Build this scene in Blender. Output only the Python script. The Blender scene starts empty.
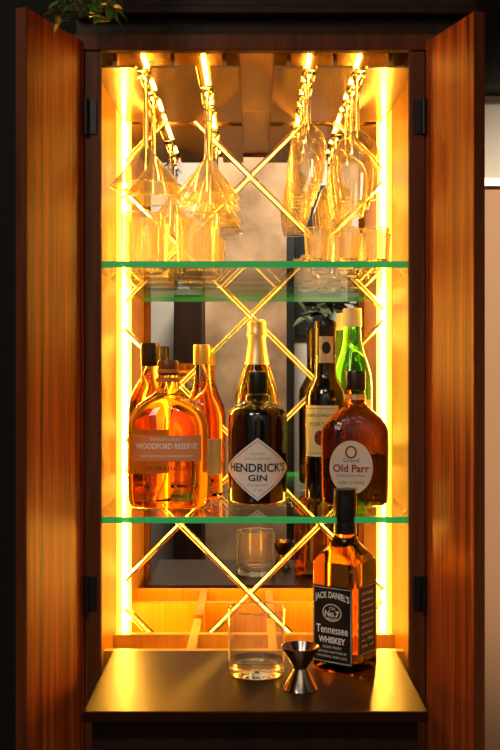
import bpy, math, random
from mathutils import Vector, Matrix
random.seed(7)
scn = bpy.context.scene
COL = scn.collection
try:
    scn.view_settings.view_transform = 'Standard'
    scn.view_settings.look = 'None'
except Exception:
    pass

# ------------------------------------------------------------ materials
def new_mat(name):
    m = bpy.data.materials.new(name); m.use_nodes = True
    nt = m.node_tree
    return m, nt, nt.nodes['Principled BSDF']

def pmat(name, color, rough=0.5, metal=0.0, trans=0.0, ior=1.45, em=None, es=0.0, coat=0.0, bump=None, spec=None, stint=None):
    m, nt, b = new_mat(name)
    b.inputs['Base Color'].default_value = (*color, 1)
    b.inputs['Roughness'].default_value = rough
    b.inputs['Metallic'].default_value = metal
    b.inputs['Transmission Weight'].default_value = trans
    b.inputs['IOR'].default_value = ior
    b.inputs['Coat Weight'].default_value = coat
    if spec is not None: b.inputs['Specular IOR Level'].default_value = spec
    if stint: b.inputs['Specular Tint'].default_value = (*stint, 1)
    if em:
        b.inputs['Emission Color'].default_value = (*em, 1)
        b.inputs['Emission Strength'].default_value = es
    if bump:
        tc = nt.nodes.new('ShaderNodeTexCoord')
        if bump[0] == 'voronoi':
            t = nt.nodes.new('ShaderNodeTexVoronoi'); t.feature = 'DISTANCE_TO_EDGE'; out = t.outputs['Distance']
        else:
            t = nt.nodes.new('ShaderNodeTexNoise'); out = t.outputs['Fac']
        t.inputs['Scale'].default_value = bump[1]
        nt.links.new(tc.outputs['Object'], t.inputs['Vector'])
        bp = nt.nodes.new('ShaderNodeBump'); bp.inputs['Strength'].default_value = bump[2]
        bp.inputs['Distance'].default_value = bump[3]
        nt.links.new(out, bp.inputs['Height'])
        nt.links.new(bp.outputs['Normal'], b.inputs['Normal'])
    return m

def wood(name, stops, rough=0.35, sc=(38, 38, 1.3), coat=0.0, bump=0.15, spec=0.5):
    m, nt, b = new_mat(name)
    tc = nt.nodes.new('ShaderNodeTexCoord')
    mp = nt.nodes.new('ShaderNodeMapping'); mp.inputs['Scale'].default_value = sc
    nt.links.new(tc.outputs['Object'], mp.inputs['Vector'])
    n1 = nt.nodes.new('ShaderNodeTexNoise'); n1.inputs['Scale'].default_value = 1.0
    n1.inputs['Detail'].default_value = 6; n1.inputs['Roughness'].default_value = 0.6
    n1.inputs['Distortion'].default_value = 0.4
    nt.links.new(mp.outputs['Vector'], n1.inputs['Vector'])
    n2 = nt.nodes.new('ShaderNodeTexNoise'); n2.inputs['Scale'].default_value = 6.0
    n2.inputs['Detail'].default_value = 3
    nt.links.new(mp.outputs['Vector'], n2.inputs['Vector'])
    mx = nt.nodes.new('ShaderNodeMath'); mx.operation = 'MULTIPLY_ADD'
    mx.inputs[1].default_value = 0.35
    nt.links.new(n2.outputs['Fac'], mx.inputs[0])
    m2 = nt.nodes.new('ShaderNodeMath'); m2.operation = 'MULTIPLY'; m2.inputs[1].default_value = 0.65
    nt.links.new(n1.outputs['Fac'], m2.inputs[0])
    nt.links.new(m2.outputs[0], mx.inputs[2])
    cr = nt.nodes.new('ShaderNodeValToRGB')
    el = cr.color_ramp.elements
    while len(el) < len(stops): el.new(0.5)
    for e, (p, c) in zip(el, stops):
        e.position = p; e.color = (*c, 1)
    nt.links.new(mx.outputs[0], cr.inputs['Fac'])
    nt.links.new(cr.outputs['Color'], b.inputs['Base Color'])
    b.inputs['Roughness'].default_value = rough
    b.inputs['Coat Weight'].default_value = coat
    b.inputs['Specular IOR Level'].default_value = spec
    bp = nt.nodes.new('ShaderNodeBump'); bp.inputs['Strength'].default_value = bump; bp.inputs['Distance'].default_value = 0.001
    nt.links.new(mx.outputs[0], bp.inputs['Height'])
    nt.links.new(bp.outputs['Normal'], b.inputs['Normal'])
    return m

def liquid_glass(name, stops, rough=0.0, ior=1.4, bump=None):
    """tinted glass whose colour follows the fill height (object Z)"""
    m = pmat(name, (1, 1, 1), rough, 0, 1.0, ior, bump=bump)
    nt = m.node_tree; b = nt.nodes['Principled BSDF']
    tc = nt.nodes.new('ShaderNodeTexCoord'); sx = nt.nodes.new('ShaderNodeSeparateXYZ')
    nt.links.new(tc.outputs['Object'], sx.inputs[0])
    mr = nt.nodes.new('ShaderNodeMapRange'); mr.inputs['From Min'].default_value = 0; mr.inputs['From Max'].default_value = 0.3
    nt.links.new(sx.outputs['Z'], mr.inputs['Value'])
    cr = nt.nodes.new('ShaderNodeValToRGB'); el = cr.color_ramp.elements
    while len(el) < len(stops): el.new(0.5)
    for e, (p, c) in zip(el, stops):
        e.position = p / 0.3; e.color = (*c, 1)
    nt.links.new(mr.outputs[0], cr.inputs['Fac']); nt.links.new(cr.outputs['Color'], b.inputs['Base Color'])
    return m

def sheet_glass(name, tint, edge=None, f0=0.045, rough=0.02, p=4.0, glow=0.0):
    """thin-walled glass: straight-through transmission + schlick reflection, denser tint where the wall is seen edge-on"""
    m = bpy.data.materials.new(name); m.use_nodes = True; nt = m.node_tree
    nt.nodes.clear()
    o = nt.nodes.new('ShaderNodeOutputMaterial'); mix = nt.nodes.new('ShaderNodeMixShader')
    tr = nt.nodes.new('ShaderNodeBsdfTransparent'); tr.inputs[0].default_value = (*tint, 1)
    gl = nt.nodes.new('ShaderNodeBsdfGlossy'); gl.inputs['Roughness'].default_value = rough
    lw = nt.nodes.new('ShaderNodeLayerWeight'); lw.inputs[0].default_value = 0.5
    pw = nt.nodes.new('ShaderNodeMath'); pw.operation = 'POWER'; pw.inputs[1].default_value = p
    nt.links.new(lw.outputs['Facing'], pw.inputs[0])
    ma = nt.nodes.new('ShaderNodeMath'); ma.operation = 'MULTIPLY_ADD'; ma.inputs[1].default_value = 0.9-f0; ma.inputs[2].default_value = f0
    nt.links.new(pw.outputs[0], ma.inputs[0])
    if edge:
        mc = nt.nodes.new('ShaderNodeMix'); mc.data_type = 'RGBA'
        mc.inputs[6].default_value = (*tint, 1); mc.inputs[7].default_value = (*edge, 1)
        nt.links.new(pw.outputs[0], mc.inputs[0]); nt.links.new(mc.outputs[2], tr.inputs[0])
    nt.links.new(ma.outputs[0], mix.inputs[0]); nt.links.new(tr.outputs[0], mix.inputs[1]); nt.links.new(gl.outputs[0], mix.inputs[2])
    last = mix
    if glow:  # diffuse glow mixed into the glass, strongest along its contours
        di = nt.nodes.new('ShaderNodeBsdfDiffuse'); di.inputs[0].default_value = (1, .95, .85, 1)
        tl = nt.nodes.new('ShaderNodeBsdfTranslucent'); tl.inputs[0].default_value = (1, .95, .85, 1)
        m1 = nt.nodes.new('ShaderNodeMixShader'); m1.inputs[0].default_value = .5
        nt.links.new(di.outputs[0], m1.inputs[1]); nt.links.new(tl.outputs[0], m1.inputs[2])
        m2 = nt.nodes.new('ShaderNodeMixShader')
        p3 = nt.nodes.new('ShaderNodeMath'); p3.operation = 'POWER'; p3.inputs[1].default_value = 5.0
        nt.links.new(lw.outputs['Facing'], p3.inputs[0])
        mh = nt.nodes.new('ShaderNodeMath'); mh.operation = 'MULTIPLY_ADD'; mh.inputs[1].default_value = min(glow*10, .7); mh.inputs[2].default_value = glow*.35
        nt.links.new(p3.outputs[0], mh.inputs[0]); nt.links.new(mh.outputs[0], m2.inputs[0])
        nt.links.new(mix.outputs[0], m2.inputs[1]); nt.links.new(m1.outputs[0], m2.inputs[2]); last = m2
    nt.links.new(last.outputs[0], o.inputs[0])
    return m

M_DOOR = wood('door_wood', [(0.36, (0.10, 0.015, 0.003)), (0.5, (0.38, 0.066, 0.010)), (0.64, (0.70, 0.150, 0.022)),], 0.42, sc=(60, 60, 1.1), coat=0.0, spec=0.25)
M_DARKW = wood('dark_wood', [(0.3, (0.010, 0.004, 0.0025)), (0.7, (0.030, 0.011, 0.005))], 0.5, spec=0.2)
M_FRAME = wood('frame_wood', [(0.3, (0.045, 0.010, 0.002)), (0.7, (0.17, 0.040, 0.008))], 0.5, spec=0.2)
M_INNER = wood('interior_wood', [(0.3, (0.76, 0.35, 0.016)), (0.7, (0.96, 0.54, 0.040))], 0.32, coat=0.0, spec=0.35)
M_COMP = wood('compartment_floor', [(0.3, (0.10, 0.03, 0.006)), (0.7, (0.22, 0.07, 0.014))], 0.4, sc=(1.3, 38, 38))
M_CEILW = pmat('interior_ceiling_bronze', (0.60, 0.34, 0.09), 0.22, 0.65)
M_RAIL = pmat('rail_bronze', (0.26, 0.14, 0.045), 0.22, 0.75)
M_TRAY = pmat('tray_lacquer', (0.018, 0.006, 0.002), 0.36, spec=0.28, stint=(1.0, 0.42, 0.20), bump=('noise', 300, 0.1, 0.0005))
M_MIRROR = pmat('mirror', (0.96, 0.92, 0.85), 0.0, 1.0)
M_CHROME = pmat('lattice_metal', (1.0, 0.95, 0.87), 0.10, 0.95)
M_STEEL = pmat('stainless', (0.66, 0.58, 0.50), 0.14, 1.0)
M_BLACKM = pmat('black_metal', (0.008, 0.008, 0.009), 0.4, 0.3)
LC = (1.0, 0.54, 0.060)
M_LED = pmat('led', (1, 0.7, 0.2), 0.5, em=LC, es=230)
M_RACKFILL = pmat('rack_fill_glow', (1, 0.7, 0.2), 0.5, em=LC, es=60)
M_HALO = pmat('led_halo', (1, 0.7, 0.2), 0.4, em=(1.0, 0.50, 0.04), es=1.6)
M_SHELF = sheet_glass('shelf_glass', (0.95, 0.98, 0.95), f0=0.03, p=7.0)
M_EDGE = pmat('shelf_edge_glow', (0.04, 0.36, 0.10), 0.12, trans=0.2, em=(0.06, 0.6, 0.14), es=0.24)  # faint green emission put into the edge for an edge-lit look
M_GLASS = pmat('clear_glass', (1, 1, 1), 0.0, 0, 1.0, 1.47)
M_THIN = sheet_glass('thin_glass', (0.99, 0.975, 0.94), (0.97, 0.72, 0.32), 0.12, 0.05, 1.6, glow=0.15)
M_MART = sheet_glass('martini_bowl_glass', (0.99, 0.97, 0.93), (0.97, 0.74, 0.36), 0.16, 0.05, 1.3, glow=0.42)
M_FLUTED = sheet_glass('fluted_glass', (0.98, 0.96, 0.92), (0.97, 0.74, 0.36), 0.22, 0.08, 1.1, glow=0.55)
M_THINC = sheet_glass('thin_glass_clear', (0.99, 0.985, 0.97), (0.88, 0.78, 0.60), 0.10, 0.03, 2.0, glow=0.16)
M_BLACKGLASS = pmat('black_glass', (0.006, 0.005, 0.004), 0.06, coat=0.6)
M_BLACKCAP = pmat('black_cap', (0.012, 0.010, 0.009), 0.3)
M_BROWNCAP = pmat('brown_cap', (0.16, 0.05, 0.014), 0.3)
M_CORK = pmat('stopper_wood', (0.55, 0.22, 0.05), 0.35)
M_GOLD = pmat('gold_foil', (0.95, 0.74, 0.36), 0.32, 0.8)
M_WHITECAP = pmat('white_cap', (0.85, 0.85, 0.80), 0.3)
M_YCAP = pmat('yellow_cap', (0.85, 0.55, 0.08), 0.3, 0.3)
M_PAPER = pmat('label_paper', (0.86, 0.83, 0.79), 0.6)
M_CREAM = pmat('label_cream', (0.72, 0.58, 0.38), 0.6)
M_PEACH = pmat('label_peach', (0.76, 0.27, 0.09), 0.45)
M_INK = pmat('label_ink', (0.02, 0.018, 0.016), 0.5)
M_GREY = pmat('label_grey', (0.30, 0.30, 0.30), 0.5)
M_RED = pmat('label_red', (0.22, 0.02, 0.015), 0.5)
M_WHITE = pmat('label_white', (0.90, 0.86, 0.80), 0.5)
M_BLKLAB = pmat('label_black', (0.010, 0.009, 0.008), 0.45)
M_YLAB = pmat('label_yellow', (0.88, 0.76, 0.34), 0.5)
M_LEAF = pmat('leaf', (0.06, 0.13, 0.02), 0.4)
M_LEAFD = pmat('leaf_dark', (0.035, 0.05, 0.015), 0.5)
M_STEM = pmat('plant_stem', (0.10, 0.07, 0.03), 0.7)
M_POT = pmat('pot_clay', (0.16, 0.10, 0.07), 0.7)

# ------------------------------------------------------------ mesh helpers
def empty(name, loc=(0, 0, 0), rotz=0.0):
    e = bpy.data.objects.new(name, None); e.location = loc; e.rotation_euler[2] = rotz
    e.empty_display_size = 0.05
    COL.objects.link(e); return e

def mk(name, verts, faces, mat, parent=None, smooth=False, autosmooth=None):
    me = bpy.data.meshes.new(name); me.from_pydata(verts, [], faces); me.update()
    import bmesh
    bm = bmesh.new(); bm.from_mesh(me)
    bmesh.ops.remove_doubles(bm, verts=bm.verts, dist=1e-7)
    bmesh.ops.recalc_face_normals(bm, faces=bm.faces)
    if smooth:
        for f in bm.faces: f.smooth = True
        ang = math.radians(autosmooth if autosmooth else 40)
        for e in bm.edges:
            if len(e.link_faces) == 2 and e.calc_face_angle(0) > ang: e.smooth = False
    bm.to_mesh(me); bm.free()
    ob = bpy.data.objects.new(name, me); COL.objects.link(ob)
    if mat: me.materials.append(mat)
    if parent: ob.parent = parent
    return ob

def boxvf(x0, x1, y0, y1, z0, z1, base=0):
    v = [(x0,y0,z0),(x1,y0,z0),(x1,y1,z0),(x0,y1,z0),(x0,y0,z1),(x1,y0,z1),(x1,y1,z1),(x0,y1,z1)]
    f = [(0,3,2,1),(4,5,6,7),(0,1,5,4),(1,2,6,5),(2,3,7,6),(3,0,4,7)]
    return v, [tuple(i+base for i in q) for q in f]

def box(name, x0, x1, y0, y1, z0, z1, mat, parent=None, bevel=0.0):
    v, f = boxvf(x0, x1, y0, y1, z0, z1)
    ob = mk(name, v, f, mat, parent)
    if bevel:
        md = ob.modifiers.new('bev', 'BEVEL'); md.width = bevel; md.segments = 2
    return ob

def boxes(name, lst, mat, parent=None):
    V, F = [], []
    for b in lst:
        v, f = boxvf(*b, base=len(V)); V += v; F += f
    me = bpy.data.meshes.new(name); me.from_pydata(V, [], F); me.update()
    ob = bpy.data.objects.new(name, me); COL.objects.link(ob); me.materials.append(mat)
    if parent: ob.parent = parent
    return ob

def lathe(name, prof, mat, parent=None, seg=48, smooth=True, off=(0, 0, 0), ang=40, cap=True, flute=0.0, nf=12):
    V, F = [], []
    rows = []
    for (r, z) in prof:
        if r < 1e-6:
            rows.append([len(V)]); V.append((off[0], off[1], off[2]+z))
        else:
            ids = []
            for i in range(seg):
                a = 2*math.pi*i/seg
                q = r*(1-flute*abs(math.sin(nf*a/2)))
                ids.append(len(V)); V.append((off[0]+q*math.cos(a), off[1]+q*math.sin(a), off[2]+z))
            rows.append(ids)
    for A, B in zip(rows[:-1], rows[1:]):
        for i in range(seg):
            j = (i+1) % seg
            if len(A) == 1 and len(B) == 1: continue
            if len(A) == 1: F.append((A[0], B[i], B[j]))
            elif len(B) == 1: F.append((A[i], A[j], B[0]))
            else: F.append((A[i], A[j], B[j], B[i]))
    if cap:
        if len(rows[0]) > 1: F.append(tuple(rows[0]))
        if len(rows[-1]) > 1: F.append(tuple(rows[-1]))
    return mk(name, V, F, mat, parent, smooth, ang)

def catmull(rings, sub=4):
    out = []
    for i in range(len(rings)-1):
        p0 = rings[max(i-1, 0)]; p1 = rings[i]; p2 = rings[i+1]; p3 = rings[min(i+2, len(rings)-1)]
        for s in range(sub):
            t = s/sub
            q = []
            for k in range(len(p1)):
                v = 0.5*((2*p1[k]) + (-p0[k]+p2[k])*t + (2*p0[k]-5*p1[k]+4*p2[k]-p3[k])*t*t + (-p0[k]+3*p1[k]-3*p2[k]+p3[k])*t**3)
                q.append(v)
            out.append(tuple(q))
    out.append(rings[-1])
    return out

def loft(name, rings, mat, parent=None, seg=64, sub=4, ang=50):
    V, F = [], []
    R = catmull(rings, sub) if sub > 1 else rings
    for (z, a, b, n) in R:
        n = max(n, 2.0)
        for i in range(seg):
            t = 2*math.pi*(i+0.5)/seg
            c, s = math.cos(t), math.sin(t)
            V.append((a*math.copysign(abs(c)**(2/n), c), b*math.copysign(abs(s)**(2/n), s), z))
    for k in range(len(R)-1):
        for i in range(seg):
            j = (i+1) % seg
            F.append((k*seg+i, k*seg+j, (k+1)*seg+j, (k+1)*seg+i))
    F.append(tuple(range(seg))); F.append(tuple(range((len(R)-1)*seg, len(R)*seg)))
    return mk(name, V, F, mat, parent, True, ang)

def cyl_map(r, off=0.0004, u0=0.0):
    return lambda u, v: (math.sin((u+u0)/r)*(r+off), -math.cos((u+u0)/r)*(r+off), v)
def se_map(a, b, n, off=0.0004):
    def f(u, v):
        q = max(0.0, 1-abs(u/a)**n)**(1/n)
        return (u, -(b*q)-off, v)
    return f
def side_map(a, n, off=0.0004):
    def f(u, v):
        q = max(0.0, 1-abs(u/a)**n)**(1/n)
        return (a*q+off, u, v)
    return f
def shift(mp, d):
    def f(u, v):
        p = Vector(mp(u, v)); c = Vector((0, 0, p.z)); n = (p-c).normalized()
        return tuple(p+n*d)
    return f

def label(name, mp, fn, mat, parent, N=24):
    V, F = [], []
    for i in range(N+1):
        for j in range(N+1):
            u, v = fn(-1+2*i/N, -1+2*j/N); V.append(mp(u, v))
    for i in range(N):
        for j in range(N):
            F.append((i*(N+1)+j, (i+1)*(N+1)+j, (i+1)*(N+1)+j+1, i*(N+1)+j+1))
    return mk(name, V, F, mat, parent, True)
def rect(a, v0, b, u0=0): return lambda s, t: (u0+a*s, v0+b*t)
def diamond(a, v0, b): return lambda s, t: (a*(s+t)/2, v0+b*(s-t)/2)
def oval(a, v0, b, u0=0): return lambda s, t: (u0+a*s*math.sqrt(1-t*t/2), v0+b*t*math.sqrt(1-s*s/2))
def ring(name, mp, pts, w, mat, parent):
    V, F = [], []
    n = len(pts)
    cx = sum(p[0] for p in pts)/n; cy = sum(p[1] for p in pts)/n
    for (u, v) in pts:
        d = math.hypot(u-cx, v-cy); k = (d-w)/d
        V.append(mp(u, v)); V.append(mp(cx+(u-cx)*k, cy+(v-cy)*k))
    for i in range(n):
        j = (i+1) % n
        F.append((2*i, 2*j, 2*j+1, 2*i+1))
    return mk(name, V, F, mat, parent)
def line_pts(corners, k=12):
    out = []
    for i in range(len(corners)):
        a = corners[i]; b = corners[(i+1) % len(corners)]
        for s in range(k): out.append((a[0]+(b[0]-a[0])*s/k, a[1]+(b[1]-a[1])*s/k))
    return out

def text(name, s, size, mp, u0, v0, mat, parent, width=None, arc=0.0, bold=0.0):
    cu = bpy.data.curves.new('t', 'FONT'); cu.body = s; cu.size = size
    cu.align_x = 'CENTER'; cu.align_y = 'CENTER'; cu.resolution_u = 3; cu.offset = bold
    ob = bpy.data.objects.new('t', cu); COL.objects.link(ob)
    dg = bpy.context.evaluated_depsgraph_get(); dg.update()
    me = bpy.data.meshes.new_from_object(ob.evaluated_get(dg))
    bpy.data.objects.remove(ob)
    xs = [v.co.x for v in me.vertices]
    k = 1.0
    if width and xs: k = width/(max(xs)-min(xs))
    c = (max(xs)+min(xs))/2 if xs else 0
    for v in me.vertices:
        u = (v.co.x-c)*k
        w = v.co.y + (arc*(1-(2*u/(width or 1))**2) if arc else 0)
        v.co = Vector(mp(u0+u, v0+w))
    me.name = name
    o = bpy.data.objects.new(name, me); COL.objects.link(o); o.parent = parent
    me.materials.clear(); me.materials.append(mat)
    return o

# ------------------------------------------------------------ room shell
M_BLACKWALL = pmat('wall_dark', (0.004, 0.004, 0.004), 0.8, bump=('noise', 30, 0.4, 0.01))
M_BEIGE = pmat('wall_beige', (0.66, 0.36, 0.19), 0.6)
M_CREAMW = pmat('wall_cream', (0.85, 0.78, 0.66), 0.6)
def plaster(name, c1, c2, scale=1.6):
    m, nt, b = new_mat(name)
    tc = nt.nodes.new('ShaderNodeTexCoord'); n = nt.nodes.new('ShaderNodeTexNoise')
    n.inputs['Scale'].default_value = scale; n.inputs['Detail'].default_value = 8
    nt.links.new(tc.outputs['Object'], n.inputs['Vector'])
    cr = nt.nodes.new('ShaderNodeValToRGB'); cr.color_ramp.elements[0].color = (*c1, 1); cr.color_ramp.elements[1].color = (*c2, 1)
    cr.color_ramp.elements[0].position = 0.35; cr.color_ramp.elements[1].position = 0.68
    nt.links.new(n.outputs['Fac'], cr.inputs['Fac']); nt.links.new(cr.outputs['Color'], b.inputs['Base Color'])
    b.inputs['Roughness'].default_value = 0.8
    return m
M_CONC = plaster('concrete_plaster', (0.18, 0.10, 0.045), (0.44, 0.28, 0.15), 5.0)
M_GREYP = plaster('grey_plaster', (0.36, 0.32, 0.27), (0.52, 0.47, 0.40), 1.2)
M_FLOOR = wood('floor_wood', [(0.3, (0.03, 0.018, 0.01)), (0.7, (0.08, 0.045, 0.02))], 0.4, sc=(12, 1.2, 12))
M_CEILING = pmat('ceiling_paint', (0.10, 0.09, 0.08), 0.8)

box('floor', -2.3, 2.3, -2.8, 0.55, -0.05, 0.0, M_FLOOR)
box('ceiling', -2.3, 2.3, -2.8, 0.55, 2.8, 2.85, M_CEILING)
box('wall_left', -2.35, -2.3, -2.8, 0.55, 0, 2.8, M_BLACKWALL)
box('wall_right', 2.3, 2.35, -2.8, 0.55, 0, 2.8, M_GREYP)
box('wall_back', -2.3, 0.36, 0.43, 0.50, 0, 2.8, M_BLACKWALL)
box('wall_back_right', 0.36, 2.3, 0.43, 0.50, 0, 1.752, M_BEIGE)
box('wall_niche', 0.36, 2.3, 0.47, 0.50, 1.766, 1.934, M_CREAMW)
box('trim_1', 0.36, 2.3, 0.415, 0.50, 1.752, 1.766, M_GOLD)
box('wall_back_upper', 0.36, 2.3, 0.40, 0.50, 1.934, 2.8, M_DARKW)
box('wall_front', -2.3, 2.3, -2.75, -2.65, 0, 2.8, M_GREYP)
box('wall_front_column', -0.225, 0.150, -2.65, -2.55, 0, 2.8, M_CONC)
box('trim_2', 0.150, 0.185, -2.65, -2.54, 0, 2.35, M_BLACKM)
box('baseboard_front', -2.3, -0.225, -2.65, -2.63, 0, 0.1, M_DARKW)
oc = empty('wall_art_frame', (0.30, -2.63, 1.93))
M_SCREEN = pmat('dark_canvas', (0.012, 0.014, 0.018), 0.25)
box('frame_border', -0.11, 0.11, -0.018, 0.0, -0.36, 0.36, M_BLACKM, oc)
box('canvas', -0.095, 0.095, 0.0, 0.006, -0.345, 0.345, M_SCREEN, oc)
sb = empty('sideboard', (0, 0, 0))
box('body', -0.35, -0.228, -2.62, -2.30, 0.06, 1.75, M_DARKW, sb)
box('plinth', -0.34, -0.238, -2.60, -2.32, 0, 0.06, M_BLACKM, sb)
box('door_panel', -0.345, -0.234, -2.30, -2.285, 0.08, 1.73, M_DARKW, sb, 0.002)
box('handle', -0.25, -0.244, -2.285, -2.265, 0.9, 1.1, M_BLACKM, sb)
bk = empty('bookcase', (0, 0, 0))
box('side_1', 0.44, 0.46, -2.64, -2.34, 0, 1.55, M_DARKW, bk)
box('side_2', 1.10, 1.12, -2.64, -2.34, 0, 1.55, M_DARKW, bk)
for i, z in enumerate((0.05, 0.42, 0.79, 1.16, 1.53)):
    box('shelf_%d' % i, 0.46, 1.10, -2.64, -2.34, z, z+0.02, M_DARKW, bk)
box('back', 0.46, 1.10, -2.64, -2.63, 0, 1.55, M_BLACKM, bk)

# ------------------------------------------------------------ cabinet
cab = empty('bar_cabinet')
Z0, ZT = 0.90, 1.872
IX = 0.238
box('side_panel_left', -0.262, -IX, 0.0, 0.37, 0.0, 1.892, M_DARKW, cab)
box('side_panel_right', IX, 0.262, 0.0, 0.37, 0.0, 1.892, M_DARKW, cab)
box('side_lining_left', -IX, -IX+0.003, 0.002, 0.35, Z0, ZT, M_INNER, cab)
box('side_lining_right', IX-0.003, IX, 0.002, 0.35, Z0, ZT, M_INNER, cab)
box('back_panel', -IX, IX, 0.353, 0.37, 0.0, 1.892, M_DARKW, cab)
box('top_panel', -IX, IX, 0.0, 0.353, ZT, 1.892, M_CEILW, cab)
box('floor_panel', -IX, IX, 0.0, 0.353, Z0-0.015, Z0, M_COMP, cab)
box('mirror', -IX+0.003, IX-0.003, 0.350, 0.353, Z0, ZT, M_MIRROR, cab)
box('stile_left', -0.2447, -0.2213, -0.012, 0.0, 0.08, 1.868, M_FRAME, cab, 0.001)
box('stile_right', 0.2243, 0.2476, -0.012, 0.0, 0.08, 1.868, M_FRAME, cab, 0.001)
box('top_rail', -0.262, 0.262, -0.016, 0.0, 1.868, 1.892, M_FRAME, cab, 0.002)
box('lower_front', -0.2213, 0.2243, -0.004, 0.010, 0.10, 0.935, M_DARKW, cab)
box('plinth', -0.262, 0.262, -0.010, 0.0, 0.0, 0.08, M_DARKW, cab)
bh = empty('bulkhead')
box('panel', -0.262, 0.325, 0.02, 0.40, 1.892, 2.8, M_DARKW, bh)
box('moulding', -0.262, 0.325, -0.005, 0.02, 1.925, 1.937, M_DARKW, bh, 0.002)

box('pull_out_tray', -0.2188, 0.2213, -0.19, 0.10, 0.958, 0.972, M_TRAY, cab, 0.0015)
box('tray_apron', -0.210, 0.212, -0.165, -0.150, 0.915, 0.958, M_DARKW, cab)
cl = [(-IX+0.003, IX-0.003, 0.112, 0.126, Z0, 0.968), (-IX+0.003, IX-0.003, 0.222, 0.238, Z0, 0.966)]
for x in (-0.10, 0.03, 0.15):
    cl.append((x-0.007, x+0.007, 0.126, 0.222, Z0, 0.966))
    cl.append((x-0.007, x+0.007, 0.238, 0.336, Z0, 0.966))
boxes('drawer_dividers', cl, M_INNER, cab)

for nm, zb, zt in (('glass_shelf_lower', 1.184, 1.193), ('glass_shelf_upper', 1.5565, 1.566)):
    box(nm, -0.2345, 0.2345, 0.006, 0.330, zb, zt, M_SHELF, cab)
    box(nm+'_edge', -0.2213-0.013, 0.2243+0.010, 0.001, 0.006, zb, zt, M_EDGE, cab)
    pins = [(sx*0.2345-0.004, sx*0.2345+0.004, y-0.004, y+0.004, zb-0.006, zb-0.0005) for sx in (-1, 1) for y in (0.04, 0.29)]
    boxes(nm+'_pins', pins, M_STEEL, cab)

def bar(p0, p1, w, d):
    a, b = Vector(p0), Vector(p1); t = (b-a).normalized(); n = Vector((0, -1, 0)); s = t.cross(n).normalized()
    V = []
    for p in (a, b):
        V += [p-s*w/2, p-s*w/6+n*d, p+s*w/6+n*d, p+s*w/2]
    F = [(0, 1, 5, 4), (1, 2, 6, 5), (2, 3, 7, 6), (3, 0, 4, 7), (0, 3, 2, 1), (4, 5, 6, 7)]
    return [tuple(v) for v in V], F
V, F = [], []
xc, zc, P = -0.007, 1.757, 0.25
for s in (1, -1):
    for k in range(-6, 6):
        xa, xb = -0.232, 0.232
        zlo, zhi = 0.912, 1.868
        f = lambda x: zc+k*P+s*(x-xc)
        g = lambda z: xc+s*(z-zc-k*P)
        pts = []
        for x in (xa, xb):
            if zlo <= f(x) <= zhi: pts.append((x, f(x)))
        for z in (zlo, zhi):
            if xa < g(z) < xb: pts.append((g(z), z))
        if len(pts) == 2:
            v, fc = bar((pts[0][0], 0.341+0.002*s, pts[0][1]), (pts[1][0], 0.341+0.002*s, pts[1][1]), 0.0085, 0.0035)
            F += [tuple(i+len(V) for i in q) for q in fc]; V += v
me = bpy.data.meshes.new('mirror_lattice'); me.from_pydata(V, [], F); me.update()
ob = bpy.data.objects.new('mirror_lattice', me); COL.objects.link(ob); me.materials.append(M_CHROME); ob.parent = cab

# LED strips in the back corners, light strips added over the slots for glowing stems
boxes('led_strips', [(-0.2345, -0.2310, 0.338, 0.345, 0.915, 1.862), (0.2310, 0.2345, 0.338, 0.345, 0.915, 1.862)], M_LED, cab)
boxes('led_halo_plates', [(-0.2345, -0.2205, 0.346, 0.349, 0.905, 1.866), (0.2205, 0.2345, 0.346, 0.349, 0.905, 1.866),
                       (-0.2347, -0.2335, 0.255, 0.335, 0.905, 1.866), (0.2335, 0.2347, 0.255, 0.335, 0.905, 1.866)], M_HALO, cab)  # glowing plates added as a soft halo around the LED strips
boxes('rack_fill_strips', [(x-.003, x+.003, .02, .33, 1.8695, 1.8715) for x in (-.1636, -.075, .082, .156)], M_RACKFILL, cab)

rl = []
for a, b in ((-0.2345, -0.1736), (-0.1536, -0.085), (-0.065, -0.022), (0.030, 0.072), (0.092, 0.146), (0.166, 0.2345)):
    rl.append((a, b, 0.012, 0.335, 1.851, 1.854))
    c = (a+b)/2
    rl.append((c-0.003, c+0.003, 0.012, 0.335, 1.854, ZT))
boxes('stemware_rack', rl, M_RAIL, cab)

def door(name, hx, hy, ox, oy, thick, zb, zt, outward):
    a = Vector((hx, hy)); b = Vector((ox, oy)); t = (b-a).normalized()
    n = Vector((-t.y, t.x))
    if n.x*outward < 0: n = -n
    c = [a, b, b+n*thick, a+n*thick]
    V = [(p.x, p.y, zb) for p in c]+[(p.x, p.y, zt) for p in c]
    F = [(0, 1, 2, 3), (4, 5, 6, 7), (0, 1, 5, 4), (1, 2, 6, 5), (2, 3, 7, 6), (3, 0, 4, 7)]
    o = mk(name, V, F, M_DOOR, cab)
    md = o.modifiers.new('b', 'BEVEL'); md.width = 0.0015; md.segments = 2
    e = b+t*0.0015
    c = [b, e, e+n*thick, b+n*thick]
    V = [(p.x, p.y, zb) for p in c]+[(p.x, p.y, zt) for p in c]
    mk(name+'_edge', V, F, M_FRAME, cab)
door('cabinet_door_left', -0.2447, -0.014, -0.2965, -0.155, 0.016, 0.085, 1.8805, -1)
door('cabinet_door_right', 0.2476, -0.014, 0.290, -0.140, 0.016, 0.085, 1.8805, 1)
for sx in (-1, 1):
    for k, z in enumerate((1.772, 1.085)):
        x = -0.2365 if sx < 0 else 0.2395
        boxes('hinge_plate', [(x-0.009, x+0.009, -0.0155, -0.012, z-0.024, z+0.024)], M_BLACKM, cab)
        lathe('hinge_knuckle', [(0, -0.026), (0.004, -0.026), (0.004, 0.026), (0, 0.026)], M_BLACKM, cab, 16,
              off=(x+sx*0.005, -0.019, z))

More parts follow.
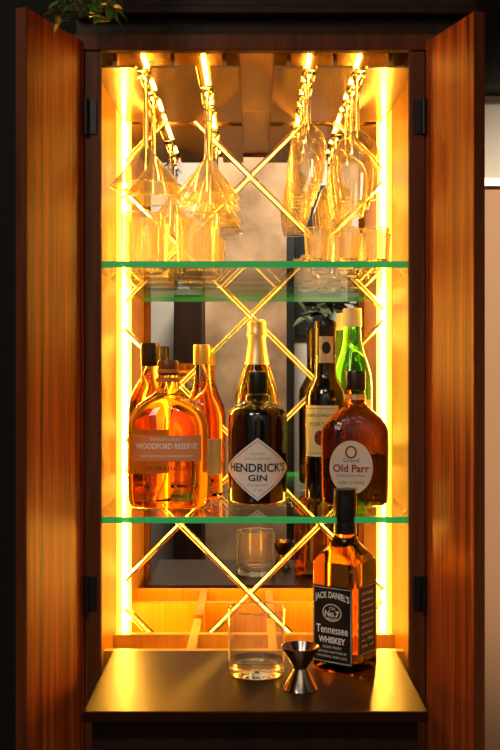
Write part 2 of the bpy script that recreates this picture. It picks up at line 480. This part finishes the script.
# ------------------------------------------------------------ glassware (solid foot/stem + thin blown bowl)
def torus(name, R, r, z, mat, parent, seg=64, rs=8):
    V, F = [], []
    for i in range(seg):
        a = 2*math.pi*i/seg
        for j in range(rs):
            b = 2*math.pi*j/rs; q = R+r*math.cos(b)
            V.append((q*math.cos(a), q*math.sin(a), z+r*math.sin(b)))
    for i in range(seg):
        for j in range(rs):
            F.append((i*rs+j, ((i+1) % seg)*rs+j, ((i+1) % seg)*rs+(j+1) % rs, i*rs+(j+1) % rs))
    return mk(name, V, F, mat, parent, True, 180)
def martini(x, y):
    e = empty('martini_glass', (x, y, 1.856))
    foot = [(0, 0), (.031, 0), (.032, .001), (.031, .002), (.009, .0055), (.0045, .012), (.0038, .03), (.0038, .098), (.005, .108), (.0068, .1135), (0, .115)]
    lathe('stem_foot', [(r, -z) for r, z in foot], M_GLASS, e)
    bowl = [(.0055, .1125), (.010, .117), (.030, .142), (.0535, .171)]
    lathe('bowl', [(r, -z) for r, z in bowl], M_MART, e, 64, cap=False)
    torus('rim', .0537, .0012, -.1710, M_GLASS, e)
def tulip(x, y, H, br, zs, rm, rr, nm='wine_glass'):
    e = empty(nm, (x, y, 1.856))
    foot = [(0, 0), (br-.001, 0), (br, .001), (br-.001, .002), (.009, .0055), (.0040, .012), (.0035, .03), (.0035, zs-.008), (.005, zs), (.0045, zs+.003), (0, zs+.004)]
    lathe('stem_foot', [(r, -z) for r, z in foot], M_GLASS, e)
    L = H-zs
    outer = [(.18, .01), (.45, .07), (.78, .17), (.95, .30), (1.0, .42), (.97, .60), (.90, .80)]
    pr = [(rm*a, zs+L*b) for a, b in outer] + [(rr, H-.0006)]
    lathe('bowl', [(r, -z) for r, z in pr], M_THIN, e, 48, ang=60, cap=False)
    torus('rim', rr, .0009, -H, M_GLASS, e, 48)
martini(-0.1636, 0.060); martini(-0.1636, 0.178); martini(-0.075, 0.150); martini(-0.075, 0.265)
for y in (0.055, 0.125, 0.20, 0.275): tulip(0.082, y, 0.165, .027, .076, .0275, .021, 'champagne_flute')
for y in (0.06, 0.145, 0.23): tulip(0.156, y, 0.190, .031, .085, .0345, .027)

def tumbler(name, x, y, z, r, h, base, taper=0.94, mat=M_THIN, flute=0.0, nf=12):
    e = empty(name, (x, y, z))
    rb = r*taper
    pr = [(0, 0.0015), (rb*0.8, 0.001), (rb-.003, 0), (rb-.0008, .0015), (rb, .004), (rb+.0002, base+.001), (rb-.003, base+.001), (rb-.007, base-.001), (0, base-.002)]
    lathe('base', pr, M_GLASS, e, 96 if flute else 64, ang=50, flute=flute, nf=nf)
    if flute:
        zt = base+(h-base)*.72; rt = rb+(r-rb)*.72
        lathe('added_flutes', [(rb+.0002, base+.0012), (rt, zt)], mat, e, 96, ang=25, cap=False, flute=flute, nf=nf)  # flutes added to the wall shape to catch highlights
        lathe('wall', [(rt, zt), (r, h-.001)], mat, e, 64, ang=60, cap=False)
    else:
        lathe('wall', [(rb+.0002, base+.0012), (r, h-.001)], mat, e, 64, ang=60, cap=False)
    torus('rim', r-.0006, .0013, h-.001, M_GLASS, e)
    return e
SZ = 1.566
for x, y in ((-.182, .19), (-.092, .20), (-.182, .285), (-.10, .29)): tumbler('highball_glass', x, y, SZ, .036, .098, .016, mat=M_FLUTED, flute=.05, nf=16)
for x, y in ((.100, .13), (.147, .13), (.192, .13), (.112, .20), (.158, .20), (.204, .20), (.125, .27), (.18, .27)): tumbler('shot_glass', x, y, SZ, .0215, .066, .016, .84, mat=M_FLUTED, flute=.06, nf=10)
tumbler('rocks_glass', .0036, -.02, .972, .041, .094, .018, .97, M_THINC)
jg = empty('jigger', (.0634, -.095, .972))
lathe('double_cup', [(0, .0235), (.008, .0235), (.0225, .001), (.0222, 0), (.0236, 0), (.0238, .001), (.0100, .0265), (.0095, .0285), (.0105, .031), (.0268, .0575), (.0268, .0585), (.0256, .0585), (.009, .0335), (0, .0325)], M_STEEL, jg, 48, ang=35)

# ------------------------------------------------------------ bottles
S = 1.193
b = empty('bourbon_bottle', (-.135, .122, S))
A = liquid_glass('bourbon_glass', [(0, (1, .54, .07)), (.115, (1, .60, .10)), (.135, (1, .72, .22)), (.2, (1, .86, .46))])
loft('body', [(0, .052, .030, 3), (.003, .058, .034, 3), (.012, .0615, .036, 3), (.05, .063, .037, 3), (.11, .063, .037, 3), (.135, .0615, .036, 2.8), (.152, .054, .032, 2.5), (.165, .042, .027, 2.2), (.173, .030, .022, 2), (.180, .021, .0185, 2), (.187, .0178, .0178, 2), (.203, .0175, .0175, 2), (.206, .0175, .0175, 2)], A, b)
lathe('neck_ring', [(0, .196), (.0195, .196), (.0198, .199), (.0195, .203), (0, .203)], M_CORK, b)
lathe('stopper', [(0, .2062), (.015, .2062), (.0165, .208), (.0168, .226), (.015, .230), (0, .230)], M_BROWNCAP, b)
lathe('stopper_band', [(0, .2105), (.0171, .2105), (.0171, .216), (0, .216)], M_CORK, b)
mp = se_map(.063, .037, 3)
label('label_band', mp, rect(.054, .094, .020), M_PEACH, b)
text('label_title', "WOODFORD RESERVE", .012, shift(mp, .0004), 0, .097, M_WHITE, b, width=.094, bold=.0002)
text('label_small', "DISTILLER'S SELECT", .006, shift(mp, .0004), 0, .108, M_WHITE, b, width=.05)
text('label_sub', "DOUBLE OAKED", .009, shift(mp, .0004), 0, .063, M_INK, b, width=.060)
text('label_note', "KENTUCKY STRAIGHT BOURBON WHISKEY", .005, shift(mp, .0004), 0, .082, M_WHITE, b, width=.08)
ring('label_rule', shift(mp, .0003), line_pts([(-.034, .052), (.034, .052), (.034, .074), (-.034, .074)]), .0006, M_INK, b)

b = empty('whisky_bottle', (-.176, .245, S))
A2 = liquid_glass('whisky_glass', [(0, (.95, .40, .06)), (.17, (1, .48, .10)), (.2, (1, .7, .3))])
lathe('body', [(0, 0), (.032, 0), (.036, .004), (.0365, .15), (.034, .168), (.026, .185), (.018, .198), (.0145, .21), (.0145, .222), (0, .222)], A2, b)
lathe('cap', [(0, .222), (.0155, .222), (.0158, .258), (.0145, .261), (0, .261)], M_BLACKCAP, b)
label('label', cyl_map(.0365), rect(.045, .08, .035), M_CREAM, b)
b = empty('cognac_bottle', (-.088, .250, S))
lathe('body', [(0, 0), (.030, 0), (.034, .004), (.0345, .13), (.031, .150), (.022, .170), (.0155, .19), (.0135, .21), (.0135, .225), (0, .225)], A2, b)
lathe('cap', [(0, .225), (.0150, .225), (.0152, .256), (.0135, .259), (0, .259)], M_YCAP, b)
label('label', cyl_map(.0345), rect(.045, .07, .03), M_CREAM, b)

b = empty('gin_bottle', (.0057, .186, S))
lathe('body', [(0, 0), (.043, 0), (.0465, .0015), (.0483, .005), (.0485, .132), (.0480, .141), (.0455, .149), (.040, .156), (.032, .160), (.0235, .163), (.0212, .166), (.0210, .1735), (.0185, .175), (.0175, .177), (0, .177)], M_BLACKGLASS, b, 64, ang=60)
lathe('stopper', [(0, .177), (.0165, .177), (.0172, .179), (.0172, .209), (.016, .2125), (.012, .2135), (0, .2135)], M_BLACKCAP, b)
mp = cyl_map(.0485)
label('label_diamond', mp, diamond(.066, .057, .050), M_PAPER, b)
dpts = lambda k: line_pts([(-.066*k, .057), (0, .057+.050*k), (.066*k, .057), (0, .057-.050*k)])
ring('label_border', shift(mp, .0003), dpts(.93), .0014, M_GREY, b)
text('label_name', "HENDRICK'S", .0185, shift(mp, .0005), 0, .0585, M_INK, b, width=.102, bold=.0004)
text('label_type', "GIN", .014, shift(mp, .0005), 0, .0425, M_INK, b, width=.030, bold=.0003)
text('label_small_1', "DISTILLED & BOTTLED", .0052, shift(mp, .0005), 0, .0735, M_GREY, b, width=.044)
text('label_small_2', "SCOTLAND", .0055, shift(mp, .0005), 0, .0815, M_GREY, b, width=.024)
text('label_small_3', "AN UNUSUAL BATCH", .005, shift(mp, .0005), 0, .0315, M_GREY, b, width=.034)
text('label_small_4', "41.4%", .005, shift(mp, .0005), 0, .0235, M_GREY, b, width=.016)

b = empty('champagne_bottle', (.005, .288, S))
A3 = pmat('champagne_glass', (.9, .55, .12), .0, 0, 1, 1.4)
lathe('body', [(0, 0), (.037, 0), (.040, .004), (.040, .15), (.037, .175), (.028, .205), (.0215, .225), (0, .225)], A3, b)
lathe('foil', [(0, .2255), (.0222, .2255), (.0185, .245), (.0160, .262), (.0160, .272), (.0178, .275), (.0178, .282), (.0168, .285), (.0168, .298), (.013, .303), (0, .303)], M_GOLD, b, ang=30)
label('label', cyl_map(.040), rect(.05, .09, .035), M_CREAM, b)

b = empty('port_wine_bottle', (.1195, .220, S))
lathe('body', [(0, 0), (.030, 0), (.0335, .004), (.034, .165), (.0325, .180), (.026, .192), (.0195, .203), (.0185, .212), (.0175, .24), (0, .24)], M_BLACKGLASS, b)
lathe('capsule', [(0, .2402), (.0180, .2402), (.0180, .286), (.0190, .287), (.0190, .295), (.0175, .2975), (0, .2975)], M_BLACKCAP, b)
mp = cyl_map(.034, u0=-.012)
label('label', mp, rect(.032, .115, .042), M_YLAB, b)
text('label_name', "RAMOS PINTO", .008, shift(mp, .0004), 0, .140, M_INK, b, width=.05)
text('label_type', "PORTO", .009, shift(mp, .0004), 0, .126, M_RED, b, width=.036)
ring('label_rule', shift(mp, .0004), line_pts([(-.029, .078), (.029, .078), (.029, .152), (-.029, .152)]), .0007, M_INK, b)
label('label_emblem', shift(mp, .0004), oval(.009, .104, .012), M_RED, b)
def neckmap(u, v):
    r = .0180 if v > .24 else .0186
    return (math.sin(u/r)*(r+.0007), -math.cos(u/r)*(r+.0007), v)
label('neck_label', neckmap, rect(.0125, .249, .022), M_CREAM, b)
label('neck_crest', shift(neckmap, .0003), oval(.007, .252, .010), M_INK, b)

b = empty('green_whisky_bottle', (.170, .282, S))
MG = pmat('green_glass', (.16, .90, .14), .02, 0, 1.0, 1.42)
lathe('body', [(0, 0), (.031, 0), (.034, .004), (.034, .19), (.033, .205), (.029, .222), (.021, .245), (.0165, .265), (.0150, .285), (.0150, .290), (0, .290)], MG, b)
lathe('cap', [(0, .2902), (.0168, .2902), (.0170, .300), (.0163, .302), (.0163, .320), (.015, .322), (0, .322)], M_WHITECAP, b)
mpg = cyl_map(.034)
label('label', mpg, rect(.040, .12, .045), M_YLAB, b)
text('label_name', "SCOTCH", .012, shift(mpg, .0004), 0, .135, M_RED, b, width=.045)

b = empty('scotch_bottle', (.1616, .148, S), math.radians(-9))
MB = liquid_glass('brown_glass', [(0, (.42, .10, .01)), (.12, (.32, .065, .007)), (.2, (.24, .05, .006))], rough=0.03, bump=('voronoi', 130, 0.35, 0.002))
loft('body', [(0, .044, .026, 4), (.003, .049, .031, 4), (.012, .0520, .0335, 4), (.06, .0530, .034, 4), (.108, .0532, .034, 4), (.124, .0510, .0325, 3.4), (.137, .043, .029, 2.8), (.148, .031, .024, 2.3), (.157, .0205, .0185, 2), (.165, .0160, .0160, 2), (.178, .0150, .0150, 2), (.183, .0150, .0150, 2)], MB, b)
lathe('cap', [(0, .1832), (.0165, .1832), (.0168, .186), (.0168, .210), (.0155, .2135), (0, .2135)], M_BLACKCAP, b)
lathe('collar', [(0, .168), (.0172, .168), (.0172, .176), (0, .176)], M_GOLD, b)
mp = se_map(.0532, .034, 4, .0006)
label('label', mp, oval(.034, .062, .042, -.004), M_CREAM, b)
M_LG = pmat('label_lightgrey', (.64, .60, .54), .5)
label('label_inner', shift(mp, .0003), oval(.031, .062, .038, -.004), M_LG, b)
label('crest', shift(mp, .0006), oval(.009, .086, .010, -.004), M_INK, b)
label('crest_inner', shift(mp, .0009), oval(.0065, .086, .0075, -.004), M_CREAM, b)
text('label_top', "Grand", .009, shift(mp, .0007), -.004, .073, M_INK, b, width=.024)
text('label_name', "Old Parr", .0165, shift(mp, .0007), -.004, .060, M_RED, b, width=.056, bold=.0004)
text('label_line', "BLENDED SCOTCH WHISKY", .005, shift(mp, .0007), -.004, .049, M_INK, b, width=.044)
text('label_age', "AGED 12 YEARS", .0065, shift(mp, .0007), -.004, .038, M_INK, b, width=.040)
text('label_line2', "DELUXE", .005, shift(mp, .0007), -.004, .029, M_INK, b, width=.02)

b = empty('whiskey_bottle', (.1335, .012, .972), math.radians(-35))
AJ = liquid_glass('tennessee_glass', [(0, (.95, .36, .035)), (.14, (.95, .40, .05)), (.165, (1, .56, .13)), (.2, (1, .6, .2))])
h = .0365
loft('body', [(0, .032, .032, 7), (.002, .0350, .0350, 8), (.006, h, h, 9), (.07, h, h, 9), (.148, h, h, 9), (.158, .0355, .0355, 7), (.166, .032, .032, 5), (.174, .0265, .0265, 3.2), (.183, .0205, .0205, 2.3), (.192, .0170, .0170, 2), (.202, .0158, .0158, 2), (.212, .0155, .0155, 2)], AJ, b, 80)
lathe('cap', [(0, .2122), (.0166, .2122), (.0170, .214), (.0170, .250), (.0160, .2545), (.0166, .256), (.0160, .261), (0, .261)], M_BLACKCAP, b)
lathe('neck_band', [(0, .196), (.0172, .196), (.0165, .2119), (0, .2119)], M_BLACKCAP, b)
mp = se_map(h, h, 9, .0005)
label('label_front', mp, rect(.0325, .068, .056), M_BLKLAB, b)
m2 = shift(mp, .0005)
ring('label_border', m2, line_pts([(-.031, .0145), (.031, .0145), (.031, .1215), (-.031, .1215)]), .0008, M_WHITE, b)
text('label_name', "JACK DANIEL'S", .0125, m2, 0, .106, M_WHITE, b, width=.056, arc=.005, bold=.0003)
circ = [(.0155*math.cos(2*math.pi*i/40), .086+.0125*math.sin(2*math.pi*i/40)) for i in range(40)]
ring('label_oval', m2, circ, .0012, M_WHITE, b)
text('label_old', "Old", .0065, m2, 0, .092, M_WHITE, b)
text('label_no', "No.7", .0115, m2, 0, .084, M_WHITE, b, bold=.0003)
text('label_brand', "BRAND", .005, m2, 0, .0768, M_WHITE, b)
text('label_place', "Tennessee", .0165, m2, 0, .061, M_WHITE, b, width=.052, bold=.0002)
text('label_type', "WHISKEY", .012, m2, 0, .046, M_WHITE, b, width=.044, bold=.0004)
text('label_l1', "SOUR MASH", .005, m2, 0, .036, M_WHITE, b, width=.03)
text('label_l2', "DISTILLED & BOTTLED BY", .0045, m2, 0, .029, M_WHITE, b, width=.048)
text('label_l3', "LYNCHBURG, TENN. U.S.A.", .0045, m2, 0, .0225, M_WHITE, b, width=.050)
ms = side_map(h, 9, .0005)
label('label_side', ms, rect(.026, .075, .050), M_BLKLAB, b)
m3 = shift(ms, .0005)
ring('label_side_border', m3, line_pts([(-.0245, .0265), (.0245, .0265), (.0245, .1235), (-.0245, .1235)]), .0006, M_WHITE, b)
for i in range(9):
    text('side_line_%d' % i, ["JACK DANIEL", "distillery", "charcoal", "mellowed", "drop by drop", "LEM MOTLOW", "proprietor", "est. 1866", "70 cl"][i], .0055, m3, 0, .113-.0095*i, M_WHITE, b, width=.034)

# ------------------------------------------------------------ plants
def leaf_geo(V, F, pos, d, L, W, roll):
    d = d.normalized(); up = Vector((0, 0, 1)); s = d.cross(up)
    if s.length < 1e-3: s = Vector((1, 0, 0))
    s.normalize(); n = s.cross(d).normalized()
    R = Matrix.Rotation(roll, 3, d); s = R @ s; n = R @ n
    b0 = len(V); K = 6
    for i in range(K+1):
        t = i/K; w = W*math.sin(math.pi*min(t*0.97+0.02, 1))**0.8*(1-0.35*t)
        c = pos+d*L*t - n*(0.25*L*t*t)
        V.append(tuple(c-s*w+n*w*0.3)); V.append(tuple(c)); V.append(tuple(c+s*w+n*w*0.3))
    for i in range(K):
        a = b0+3*i
        F.append((a, a+1, a+4, a+3)); F.append((a+1, a+2, a+5, a+4))
def tube(V, F, pts, r):
    seg = 6; b0 = len(V)
    for i, p in enumerate(pts):
        t = (pts[min(i+1, len(pts)-1)]-pts[max(i-1, 0)]).normalized()
        a = t.cross(Vector((0, 1, 0.1))).normalized(); c = t.cross(a)
        for k in range(seg):
            th = 2*math.pi*k/seg; V.append(tuple(p+a*r*math.cos(th)+c*r*math.sin(th)))
    for i in range(len(pts)-1):
        for k in range(seg):
            F.append((b0+i*seg+k, b0+i*seg+(k+1) % seg, b0+(i+1)*seg+(k+1) % seg, b0+(i+1)*seg+k))

hp = empty('hanging_plant', (-0.30, -0.15, 0))
lathe('pot', [(0, 2.10), (.06, 2.10), (.085, 2.20), (.088, 2.22), (.08, 2.22), (.076, 2.205), (0, 2.205)], M_POT, hp)
V, F = [], []
for a in range(3):
    th = a*2.094
    tube(V, F, [Vector((.085*math.cos(th), .085*math.sin(th), 2.215)), Vector((0, 0, 2.5))], .0015)
tube(V, F, [Vector((0, 0, 2.5)), Vector((0, 0, 2.8))], .0015)
SV, SF = V, F
LV, LF = [], []
for i in range(22):
    th = random.uniform(0, 6.28); ex = Vector((.082+.040*math.cos(th), .025*math.sin(th), random.uniform(1.866, 1.910)))
    st = Vector((.06*math.cos(th), .06*math.sin(th), 2.205)); md = Vector(((st.x+ex.x)*.6, (st.y+ex.y)*.75, 2.19))
    pts = []
    for k in range(11):
        t = k/10; pts.append(st*(1-t)**2+md*2*t*(1-t)+ex*t*t)
    tube(SV, SF, pts, .001)
    for k in range(2, 11):
        for q in range(4):
            d = Vector((random.uniform(-1, 1), random.uniform(-1, .6), random.uniform(-.5, .5)))
            leaf_geo(LV, LF, pts[k]+Vector((0, 0, random.uniform(-.01, .015))), d, random.uniform(.016, .028), random.uniform(.004, .008), random.uniform(-.8, .8))
mk('cords_and_stems', SV, SF, M_STEM, hp); mk('leaves', LV, LF, M_LEAF, hp, True)

pp = empty('potted_plant', (0.58, -1.95, 0))
lathe('pot', [(0, 0), (.12, 0), (.16, .30), (.165, .32), (.15, .32), (.145, .29), (0, .29)], M_POT, pp)
SV, SF, LV, LF = [], [], [], []
tube(SV, SF, [Vector((0, 0, .28)), Vector((.02, 0, .7)), Vector((-.01, .01, 1.2)), Vector((-.02, 0, 1.55))], .012)
for i in range(11):
    th = random.uniform(0, 6.28); z = random.uniform(1.35, 1.55)
    ex = Vector((.30*math.cos(th)-.08, .25*math.sin(th), z+random.uniform(.10, .30)))
    st = Vector((-.015, 0, z)); pts = []
    for k in range(8):
        t = k/7; m = Vector((ex.x*.5, ex.y*.5, ex.z+.06)); pts.append(st*(1-t)**2+m*2*t*(1-t)+ex*t*t)
    tube(SV, SF, pts, .003)
    for k in range(2, 8):
        for q in range(2):
            leaf_geo(LV, LF, pts[k], Vector((random.uniform(-1, 1), random.uniform(-1, 1), random.uniform(-.6, .3))), random.uniform(.07, .11), random.uniform(.015, .024), random.uniform(-.6, .6))
mk('trunk', SV, SF, M_STEM, pp); mk('leaves', LV, LF, M_LEAFD, pp, True)

# ------------------------------------------------------------ lights
def area(name, loc, target, size, power, color):
    l = bpy.data.lights.new(name, 'AREA'); l.size = size; l.energy = power; l.color = color
    o = bpy.data.objects.new(name, l); o.location = loc; COL.objects.link(o)
    o.rotation_euler = (Vector(target)-Vector(loc)).to_track_quat('-Z', 'Y').to_euler()
    return o
area('mirrored_wall_fill', (0, -1.7, 2.75), (0, -2.65, 1.3), 0.6, 68, (1, .92, .80))  # unseen area light added to brighten the wall reflected in the mirror
area('front_key_fill', (-0.75, -1.35, 2.45), (0, 0.1, 1.25), 0.4, 8, (1, .86, .72))  # unseen key added to light the labels and cabinet front
l = bpy.data.lights.new('right_wall_fill', 'SPOT'); l.energy = 150; l.color = (1, .84, .66); l.shadow_soft_size = .08  # unseen spot added to brighten the beige wall and niche
l.spot_size = math.radians(34); l.spot_blend = 0.6
o = bpy.data.objects.new('right_wall_fill', l); o.location = (1.15, -1.3, 2.3); COL.objects.link(o)
o.rotation_euler = (Vector((0.70, 0.43, 1.45))-o.location).to_track_quat('-Z', 'Y').to_euler()
w = bpy.data.worlds.new('World'); scn.world = w; w.use_nodes = True
w.node_tree.nodes['Background'].inputs[0].default_value = (.02, .022, .028, 1)
w.node_tree.nodes['Background'].inputs[1].default_value = 0.3

# ------------------------------------------------------------ camera
cd = bpy.data.cameras.new('camera'); cd.sensor_width = 36; cd.lens = 49.44; cd.shift_x = -0.0053
cd.clip_start = 0.02
co = bpy.data.objects.new('camera', cd); COL.objects.link(co)
co.location = (0, -1.5, 1.4); co.rotation_euler = (math.radians(90), 0, 0)
scn.camera = co
